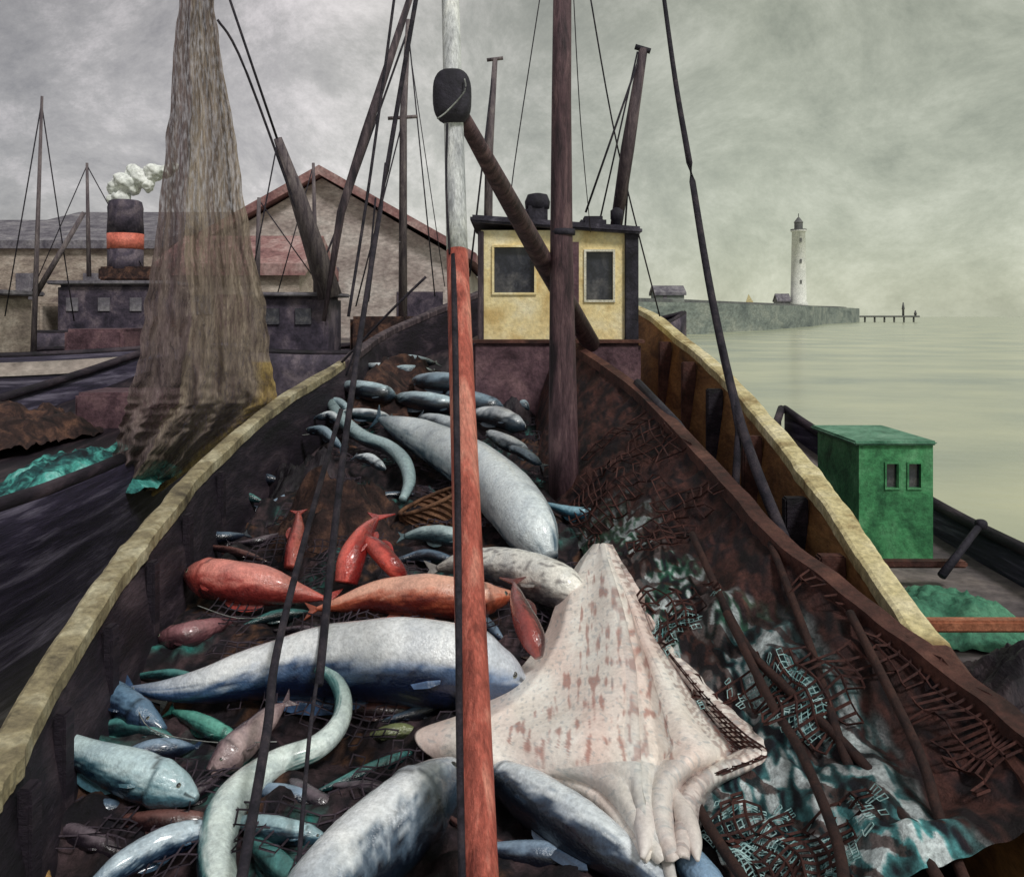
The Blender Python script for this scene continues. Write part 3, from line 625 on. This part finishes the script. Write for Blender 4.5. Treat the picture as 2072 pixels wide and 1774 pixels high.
fish("fish",[(1040,1180,4,.42),(1048,1215,18,.4),(1064,1260,28,.36),(1082,1300,26,.32),(1090,1330,10,.3)],(70,22,26),(166,76,70),"dark red fish hanging head down",.3,mid=(130,46,44),tail=.9,back_shade=(1,0,0),eye=False,gill=0)
fish("fish",[(600,1900,90,.05),(658,1815,94,.05),(732,1735,92,.05),(805,1665,84,.08),(868,1608,66,.1),(910,1570,38,.12),(925,1555,12,.14)],(18,28,44),(248,251,253),"heavy slate and white fish with gill slit",.1,back_shade=(.9,0,-.45),mid=(110,134,158),tail=0,gill=.66,pect=False,dors=False)
fish("fish",[(1385,1850,20),(1330,1790,34),(1250,1730,48),(1160,1670,58),(1080,1615,54),(1020,1575,34),(995,1555,12)],(16,26,42),(240,246,250),"blue black fish with pale shining flank",.06,back_shade=(-.6,-.6,-.5),mid=(82,106,134),tail=0,gill=.85,pect=False)
fish("fish",[(78,1456,5,.26),(125,1500,22,.2),(200,1540,38,.14),(280,1568,48,.1),(345,1592,42,.08),(380,1608,26,.08),(398,1616,10,.1)],(24,48,68),(214,236,240),"light blue fish with scaly side",.1,back_shade=(0,-.5,-1),mid=(104,152,168),tail=.6,gill=.8)
fish("eel",[(640,1350,10,.3),(672,1368,14,.25),(694,1410,17,.18),(686,1465,20,.12),(640,1512,24,.08),(560,1545,28,.06),(495,1590,34,.06),(452,1650,38,.05),(438,1720,38,.04),(445,1800,38,.04),(470,1880,34,.04)],(22,60,72),(236,248,242),"pale turquoise conger eel curled in an S shape",.06,back_shade=(-.7,-.5,-.7),mid=(106,168,166),tail=0,eye=False,pect=False,dors=False,squash=1,cat="eel",gill=0)
fish("fish",[(575,1425,5,.2),(550,1445,20,.14),(505,1490,32,.08),(462,1530,34),(425,1565,14)],(70,50,58),(192,166,164),"mauve grey fish beside the eel",.06,back_shade=(-1,-.3,-.2),mid=(134,108,112),tail=.5,gill=.75)
fish("eel",[(655,790,6,.2),(690,848,14,.2),(735,885,15,.2),(785,905,15,.2),(818,935,15,.18),(828,975,13,.1),(815,1010,8,.1)],(32,50,60),(176,200,202),"thin grey blue eel hooked over the heap",.2,back_shade=(0,-.6,-.8),mid=(94,124,132),tail=0,eye=False,pect=False,dors=False,squash=1,cat="eel",gill=0)
fish("fish",[(470,1255,5),(430,1270,20),(385,1285,28),(345,1290,22),(322,1290,8)],(72,42,50),(160,110,114),"dull pink fish half sunk in nets",.02,mid=(118,76,82),back_shade=(0,-.5,-.8),tail=.5,gill=.75)
fish("fish",[(130,1345,5,.2),(170,1375,24,.1),(225,1410,34,.05),(285,1450,32,.03),(330,1480,12,.03)],(18,28,50),(112,144,172),"dark blue fish against the bulwark",.03,mid=(50,74,104),back_shade=(0,-.8,-.8),tail=.5,gill=.78)
fish("fish",[(180,1800,14),(240,1755,26),(310,1715,30),(380,1690,28),(450,1680,12)],(24,42,68),(206,222,232),"slim steel blue fish",.06,mid=(90,120,148),back_shade=(0,-.5,-.9),tail=0)
fish("fish",[(470,1660,6),(510,1668,20),(570,1680,26),(625,1690,20),(660,1698,8)],(24,40,58),(180,210,216),"small teal and silver fish",.06,mid=(78,116,134),back_shade=(0,-.6,-.8),tail=.6)
fish("fish",[(1480,1860,30),(1430,1790,40),(1395,1745,34),(1368,1712,12)],(44,66,94),(150,182,212),"blue tailed fish under the skate",.06,mid=(96,130,168),tail=0,back_shade=(0,-.5,-.6),eye=False,gill=0)
fish("fish",[(860,1490,5),(820,1480,16),(785,1485,18),(750,1490,8)],(44,48,34),(132,138,96),"small olive fish sunk in the net",-.03,mid=(80,84,56),back_shade=(0,-.5,-.8),tail=.6,eye=False)
fish("fish",[(1105,1020,5),(1150,1035,12),(1200,1045,16),(1255,1052,6)],(40,96,120),(170,216,232),"narrow bright blue fish by the mast foot",.1,mid=(90,156,186),back_shade=(0,-.5,-.8),tail=.7)
fish("fish",[(820,1085,6),(860,1080,16),(910,1085,20),(960,1095,10)],(50,72,80),(180,198,198),"grey green fish beside the basket",.1,mid=(104,130,134),back_shade=(0,-.5,-.8),tail=.6,eye=False)
fish("fish",[(350,1440,5),(390,1455,16),(440,1480,20),(490,1500,8)],(20,62,60),(110,186,166),"small green fish in dark net",.04,mid=(50,118,106),back_shade=(0,-.5,-.8),tail=.7)
fish("fish",[(25,1700,6),(60,1640,14),(70,1700,16),(95,1790,12)],(90,60,30),(180,140,84),"thin ochre fish near the bulwark",.04,mid=(140,100,56),back_shade=(0,-.5,-.8),tail=0,eye=False,gill=0,dors=False,pect=False)
small=[(690,780,24,800,800),(800,805,26,930,822),(835,770,26,960,785),(900,800,28,1020,830),(690,835,16,790,845),(955,838,26,1065,868),(850,845,24,960,880),(985,875,20,1070,915),(650,815,12,720,842),(760,758,20,880,756),(1000,780,20,1070,830),(900,885,18,980,915),(620,870,14,690,905),(720,925,14,780,950),(930,752,18,1020,768),(735,742,13,800,752),(770,735,14,880,735),(640,845,12,700,862),(1030,905,14,1095,940)]
for i,(a,b_,r,c,d) in enumerate(small):
    m_=((a+c)/2,(b_+d)/2-5+random.uniform(-9,9)); L_=.14+.16*random.random()
    dkc=random.choice([(14,22,34),(20,36,48),(18,22,32)]); lt=random.choice([(236,244,248),(200,222,230),(244,248,250),(150,172,186)])
    r*=.85
    P_=[(a,b_,3),(a*.7+m_[0]*.3,b_*.7+m_[1]*.3,r*.7),(m_[0],m_[1],r),(c*.65+m_[0]*.35,d*.65+m_[1]*.35,r*.8),(c,d,3)]
    fish("fish",P_,dkc,lt,"silver fish painted dark below, heaped by the deckhouse",L_,back_shade=(0,-.75,-.7),mid=(74,96,114),tail=.8,sub=6,seg=22,head=random.choice(['start','end']))
fill=[(520,960,20),(640,960,-40),(470,1010,10),(560,1010,-30),(660,1010,50),(430,1075,15),(520,1090,-20),(890,1010,70),(340,1130,-15),(470,1120,25),(860,1140,10),(250,1240,30),(560,1255,-10),(760,1275,12),(880,1270,-12),(200,1310,-25),(620,1290,15),(560,1400,10),(300,1530,-20),(760,1430,12),(860,1430,-20),(620,1600,40),(740,1560,-25),(560,1610,15),(330,1660,10),(180,1650,-20),(130,1720,20),(560,1740,50),(1080,1730,15),(1010,1690,40),(420,1400,-15),(740,1600,10),(250,1500,5),(980,1250,60),(1120,1290,-60),(960,1460,-30),(380,1600,-30),(350,1380,10),(690,1300,-10),(900,1080,20),(780,1010,-20)]
pal=[((14,18,30),(96,116,136),(44,56,76)),((22,18,28),(112,98,106),(58,46,56)),((10,34,40),(90,150,146),(32,78,80)),((16,22,38),(150,172,194),(58,80,110)),((40,22,26),(124,84,78),(76,48,46))]
for i,(u,v_,an) in enumerate(fill):
    sc_=(v_-500)/900.; L_=(70+45*random.random())*sc_; r=(13+8*random.random())*sc_; a=math.radians(an+random.uniform(-10,10)); dx=math.cos(a);dy=math.sin(a)*.6
    D_,l_,m_=pal[i%5]; be=random.uniform(-.25,.25)*L_
    P_=[(u-dx*L_,v_-dy*L_,3),(u-dx*L_*.55-dy*be*.6,v_-dy*L_*.55+dx*be*.6,r*.6),(u-dy*be,v_+dx*be,r),(u+dx*L_*.55-dy*be*.6,v_+dy*L_*.55+dx*be*.6,r*.85),(u+dx*L_,v_+dy*L_,3)]
    fish("fish",P_,D_,l_,"dark wet fish half buried in the tangled net",.01,back_shade=(0,-.8,-.6),mid=m_,tail=.8,sub=5,seg=18,head=random.choice(['start','end']))
heap("fishing_net",-.9,11.4,.75,1.7,1.5,.4,'deck',"dark net bundle beside the deckhouse",9,group="nets on the deck")
heap("fishing_net",-1.6,13.2,1.0,1.1,1.6,.8,'sack',"brown bundled net near the bow",12,group="nets on the deck")
heap("fishing_net",-.1,12.0,1.0,.6,.6,.5,'deck',"dark bundled net against the deckhouse",13,group="nets on the deck")
heap("fishing_net",.9,8.2,.35,.75,.5,.28,'teal',"turquoise net bundle at the mast foot",21,group="nets on the deck")
heap("fishing_net",1.15,7.0,.3,.6,.45,.35,'teal',"green net bundle beside the skate",23,group="nets on the deck")
heap("fishing_net",-1.55,7.9,.35,.7,.7,.7,'sack',"brown sacking piled behind the red fish",41,group="nets on the deck")
heap("fishing_net",-2.1,9.4,.5,.5,.9,.5,'deck',"dark net against the inner bulwark",43,group="nets on the deck")
heap("fishing_net",.22,3.6,-.1,.2,.14,.1,'orangefl',"ochre canvas scrap on dark deck",47,group="nets on the deck")

def basket(c,r0,r1,h,label,tilt=0):
    rt=root("basket",c,label,"basket")
    vs=[];fs=[];n=44;mr=16
    for i in range(mr+1):
        t=i/mr; r=r0+(r1-r0)*t
        for k in range(n):
            a=2*math.pi*k/n; w=.012*(1 if (i+k)%2 else -1); rr=r+w
            vs.append(Vector((c[0]+rr*math.cos(a),c[1]+rr*math.sin(a),c[2]+h*t+tilt*h*t*math.cos(a))))
    for i in range(mr):
        for k in range(n): fs.append((i*n+k,i*n+(k+1)%n,(i+1)*n+(k+1)%n,(i+1)*n+k))
    fs.append(tuple(range(n))); mk("basket_side",vs,fs,'wicker',rt)
    ring=[Vector((c[0]+r1*math.cos(2*math.pi*k/32),c[1]+r1*math.sin(2*math.pi*k/32),c[2]+h+tilt*h*math.cos(2*math.pi*k/32))) for k in range(33)]
    tube("rim",ring,.018,'wicker',rt,8)
p=lay(865,1085,.0); basket((p.x,p.y+.3,p.z-.2),.22,.28,.45,"small brown wicker basket sunk among the catch",.25)

# ---------------- SKATE
rowsS=[(1106,1206,1220,1234),(1140,1178,1226,1256),(1180,1154,1238,1284),(1230,1130,1252,1318),(1290,1108,1266,1350),(1350,1066,1278,1404),(1410,1010,1284,1466),(1455,935,1288,1520),(1490,846,1290,1570),(1525,880,1292,1622),(1552,975,1292,1545),(1580,1110,1294,1470),(1620,1195,1298,1432),(1670,1250,1312,1418),(1710,1282,1335,1405),(1735,1310,1352,1392)]
rS=cr([tuple(map(float,r)) for r in rowsS],10)
cl=[]
cr1=Vector(lin((255,251,244))[:3]); cr2=Vector(lin((246,228,220))[:3]); rd=Vector(lin((170,104,92))[:3]); gy=Vector(lin((176,184,188))[:3]); fold_shade=Vector(lin((54,38,40))[:3])
def skp(a,b_,extra=0.):
    x=a*(len(rS)-1); i=min(int(x),len(rS)-2); q=x-i
    v,l,c,r=[rS[i][k]*(1-q)+rS[i+1][k]*q for k in range(4)]
    t=2*b_-1; u=c+(c-l)*t if t<0 else c+(r-c)*t
    body=math.exp(-(t/.5)**2); hump=math.sin(math.pi*min(1,a*.93+.05))**.7
    lift=.16+.20*body*hump*(1 if t<0 else .8)+.12*(1-a)**2
    if t>0: lift+=.06*math.sin(t*15+a*4)*min(1,t*4)*(.25+a)
    else: lift+=.008*math.sin(t*9+a*8)
    if a>.68: lift+=.05*math.sin(t*14)*(a-.68)*3
    lift+=.01*n3((u*.01,v*.01,2)); lift-=.10*max(0,abs(t)-.8)/.2
    return u,v,t,lift+extra
def fn(a,b_):
    u,v,t,lift=skp(a,b_)
    k=n3((u*.012,v*.006,1)); k2=n3((u*.10,v*.022,4)); k3=n3((u*.13,v*.13,8)); k4=n3((u*.03,v*.05,6)); k5=n3((u*.3,v*.06,8))
    cc=cr1.lerp(cr2,max(0,min(1,.3+1.6*k)))
    m_=k2+.6*k4+.35*k5
    if -.6<t<.3 and .1<a<.66 and m_>.14: cc=cc.lerp(rd,min(.7,(m_-.14)*2.2))
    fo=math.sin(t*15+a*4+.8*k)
    if t>.10 and fo<-.3: cc=cc.lerp(fold_shade,.85*min(1,t*3)*min(1,(-.3-fo)*3))  # fold troughs darkened, their shadow put into the skin colour
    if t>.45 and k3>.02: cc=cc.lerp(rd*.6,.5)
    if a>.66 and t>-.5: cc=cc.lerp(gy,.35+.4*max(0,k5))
    if k3>.36: cc=cc.lerp(gy,.5)
    if -.06<t<.05: cc=cc.lerp(gy,.3)
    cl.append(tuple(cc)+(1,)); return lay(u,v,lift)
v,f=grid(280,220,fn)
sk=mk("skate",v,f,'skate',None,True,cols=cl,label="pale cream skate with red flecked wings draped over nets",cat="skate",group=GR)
sm=sk.modifiers.new("s",'SOLIDIFY'); sm.thickness=.03; sm.offset=-1
def sw(a,b_,off):
    u,v,t,l=skp(a,b_,.025+max(0,off)); return lay(u,v,l)
v,f=grid(26,16,lambda a,b_:sw(.22+.48*a,.70+.29*b_,.02*n3((a*5,b_*5,1))))
f=[q for q in f if random.random()<.86]
o=mk("fishing_net",v,f,'bnet',None,label="brown net mesh lying over the skate wing",cat="net",group="nets on the deck"); w_=o.modifiers.new("w",'WIREFRAME'); w_.thickness=.011; w_.use_replace=True
def part_tube(nm,px,c,lift=.2):
    S=cr([tuple(map(float,p)) for p in px],6); P_=[];R=[]
    for u,v,r in S:
        p=lay(u,v,lift); P_.append(p); R.append(r/F*p.y)
    v,f=tube_geo(P_,R,12); mk(nm,v,f,'skate',sk,True,cols=[lin(c)]*len(v))
part_tube("tail",[(1345,1690,18),(1350,1740,14),(1365,1800,10),(1385,1880,6)],(216,216,214),.18)
part_tube("pelvic_fin",[(1292,1600,10),(1300,1640,22),(1305,1690,20),(1300,1735,5)],(232,228,226),.26)
part_tube("pelvic_fin",[(1362,1600,10),(1385,1650,22),(1403,1700,18),(1412,1740,4)],(226,220,216),.23)

M['brope']=mat("brown_rope",[(30,20,22),(68,44,38)],8,.8,.4)
lr_=root("loose_rope",lay(1700,1600,.2),"dark brown ropes lying over the nets","rope")
for q in([(1560,1100,5.6),(1640,1310,4.7),(1700,1500,4.15),(1775,1700,3.7),(1800,1800,3.4)],[(1720,1240,4.8),(1850,1500,3.9),(1900,1650,3.6),(1960,1800,3.3)],[(1470,1240,5.1),(1560,1420,4.5),(1620,1520,4.1),(1690,1690,3.6),(1710,1800,3.3)],[(1380,1570,4.3),(1440,1680,3.9),(1520,1800,3.5)],[(1400,1080,6.0),(1500,1290,5.0),(1600,1400,4.5),(1760,1560,3.95),(1900,1780,3.3)]):
    tube("strand",cr([tuple(at(*z)) for z in q],6),.024,'brope',lr_,8)
ll=root("loose_line",lay(500,1400,.2),"thin pale lines tangled over the catch","line")
for q in([(270,1390),(300,1470),(420,1500),(560,1500)],[(480,850),(600,880),(700,860),(850,850)],[(400,1225),(480,1250),(560,1245)]):
    P_=cr([tuple(lay(u,v,.16)) for u,v in q],8); tube("strand",P_,.0028,'pale',ll,6)

# ---------------- green cabin boat
r6,A,B,s,gz,hb=hull("small_boat",(3.85,4.6),(4.75,15.6),2.6,-.05,.75,"small dark boat with a bright green cabin",group="moored boats",zmid=-.15,deckm='quay',railm='darkwood')
x0=at(1738,0,10.4).x; x1=at(1888,0,10.4).x; zb=-.5; zt=H-(900-VH)/F*10.4
g=frontwall(x0,x1,zb,zt,[(x0+.32,x0+.45,zt-.5,zt-.22),(x0+.58,x0+.72,zt-.5,zt-.22)],10.4)
g2=([(x0,10.4,zb),(x0,11.8,zb),(x0,11.8,zt),(x0,10.4,zt),(x1,10.4,zb),(x1,11.8,zb),(x1,11.8,zt),(x1,10.4,zt)],[(0,1,2,3),(4,5,6,7),(1,5,6,2)])
v,f=join(g,g2); mk("cabin",v,f,'green',r6)
v,f=box_geo(x0-.07,x1+.03,10.35,11.9,zt,zt+.05,.02); mk("cabin_roof",v,f,'greenl',r6)
for xa in(x0+.32,x0+.58):
    v,f=box_geo(xa,xa+.14,10.44,10.45,zt-.5,zt-.22); mk("window",v,f,'glass',r6)
    v,f=join(box_geo(xa-.02,xa,10.385,10.42,zt-.52,zt-.2),box_geo(xa+.14,xa+.16,10.385,10.42,zt-.52,zt-.2),box_geo(xa,xa+.14,10.385,10.42,zt-.22,zt-.2),box_geo(xa,xa+.14,10.385,10.42,zt-.52,zt-.5)); mk("window_frame",v,f,'green',r6)
p0=at(1905,1165,8.9);p1=at(1985,1060,9.2)
tube("tiller",[p0,p1],[.045,.035],'black',r6,8)
v,f=block(p1,.06,.06,.05,.8); mk("tiller_head",v,f,'black',r6,True)
heap("tarpaulin",4.0,8.3,-.45,.7,.7,.35,'tarp',"green tarpaulin bunched on small boat's deck",31,cat="tarpaulin")
v,f=box_geo(3.3,4.7,7.3,7.42,-.2,-.1,.02); mk("thwart",v,f,'orange',r6,label="orange painted thwart")
v,f=box_geo(3.3,4.8,9.35,9.5,-.25,-.18,.02); mk("thwart",v,f,'brown',r6)
heap("fishing_net",3.8,6.2,-.4,.8,.8,.45,'deck',"dark net piled in the small boat",33)

# ---------------- world + sun
sc=bpy.context.scene
w=bpy.data.worlds.new("World"); sc.world=w; w.use_nodes=True; nt=w.node_tree; N=nt.nodes; L=nt.links; N.clear()
out=N.new("ShaderNodeOutputWorld"); sky=N.new("ShaderNodeTexSky"); sky.sky_type='NISHITA'; sky.sun_disc=False
sd=Vector((.45,-.62,.85)).normalized(); sky.sun_elevation=math.asin(sd.z); sky.sun_rotation=math.atan2(sd.x,sd.y)
bg1=N.new("ShaderNodeBackground"); bg1.inputs[1].default_value=.012; L.new(sky.outputs[0],bg1.inputs[0])
tc=N.new("ShaderNodeTexCoord"); mp=N.new("ShaderNodeMapping"); mp.inputs["Scale"].default_value=(1.,1.,1.3); mp.inputs["Rotation"].default_value=(0,.5,0); L.new(tc.outputs["Generated"],mp.inputs[0])
no=N.new("ShaderNodeTexNoise"); no.inputs["Scale"].default_value=4.6; no.inputs["Detail"].default_value=15; no.inputs["Roughness"].default_value=.76; no.inputs["Distortion"].default_value=.25; L.new(mp.outputs[0],no.inputs["Vector"])
def ramp(a,b_,c,lo=.3,mid=.5,hi=.7):
    r=N.new("ShaderNodeValToRGB"); e=r.color_ramp.elements; e.new(.5); e[0].position=lo;e[1].position=mid;e[2].position=hi
    e[0].color=lin(a);e[1].color=lin(b_);e[2].color=lin(c); L.new(no.outputs[0],r.inputs[0]); return r
ra=ramp((116,112,112),(158,154,152),(210,203,203)); rb=ramp((134,138,120),(172,175,156),(206,208,190))
sx=N.new("ShaderNodeSeparateXYZ"); L.new(tc.outputs["Generated"],sx.inputs[0])
mr=N.new("ShaderNodeMapRange"); mr.inputs[1].default_value=-.25; mr.inputs[2].default_value=.25; L.new(sx.outputs[0],mr.inputs[0])
mx=N.new("ShaderNodeMix"); mx.data_type='RGBA'; L.new(mr.outputs[0],mx.inputs[0]); L.new(ra.outputs[0],mx.inputs[6]); L.new(rb.outputs[0],mx.inputs[7])
mz=N.new("ShaderNodeMapRange"); mz.inputs[1].default_value=0; mz.inputs[2].default_value=.35; mz.inputs[3].default_value=1.16; mz.inputs[4].default_value=.84; L.new(sx.outputs[2],mz.inputs[0])
m3=N.new("ShaderNodeMix"); m3.data_type='RGBA'; m3.blend_type='MULTIPLY'; m3.inputs[0].default_value=1; L.new(mx.outputs[2],m3.inputs[6]); L.new(mz.outputs[0],m3.inputs[7])
vd=N.new("ShaderNodeVectorMath"); vd.operation='DOT_PRODUCT'; vd.inputs[1].default_value=Vector((-.25,1,.2)).normalized(); L.new(tc.outputs["Generated"],vd.inputs[0])
mb_=N.new("ShaderNodeMapRange"); mb_.inputs[1].default_value=.965; mb_.inputs[2].default_value=1.; mb_.inputs[3].default_value=1.; mb_.inputs[4].default_value=1.5; L.new(vd.outputs["Value"],mb_.inputs[0])
m4=N.new("ShaderNodeMix"); m4.data_type='RGBA'; m4.blend_type='MULTIPLY'; m4.inputs[0].default_value=1; m4.clamp_result=False; L.new(m3.outputs[2],m4.inputs[6]); L.new(mb_.outputs[0],m4.inputs[7])
bg2=N.new("ShaderNodeBackground"); bg2.inputs[1].default_value=1.0; L.new(m4.outputs[2],bg2.inputs[0])
ad=N.new("ShaderNodeAddShader"); L.new(bg1.outputs[0],ad.inputs[0]); L.new(bg2.outputs[0],ad.inputs[1]); L.new(ad.outputs[0],out.inputs[0])
sl=bpy.data.lights.new("sun",'SUN'); sl.energy=2.0; sl.angle=math.radians(11); sl.color=(1,.98,.95)
so=bpy.data.objects.new("sun",sl); so.rotation_euler=sd.to_track_quat('Z','Y').to_euler(); so.location=(10,-10,20); col.objects.link(so)
cam=bpy.data.cameras.new("camera"); cam.lens=36*F/2072; cam.sensor_width=36; cam.shift_y=-(887-VH)/2072; cam.clip_end=9000; cam.clip_start=.05
co=bpy.data.objects.new("camera",cam); co.location=(0,0,H); co.rotation_euler=(math.radians(90),0,0); col.objects.link(co); sc.camera=co
sc.view_settings.view_transform='Standard'; sc.view_settings.look='None'; sc.view_settings.exposure=0
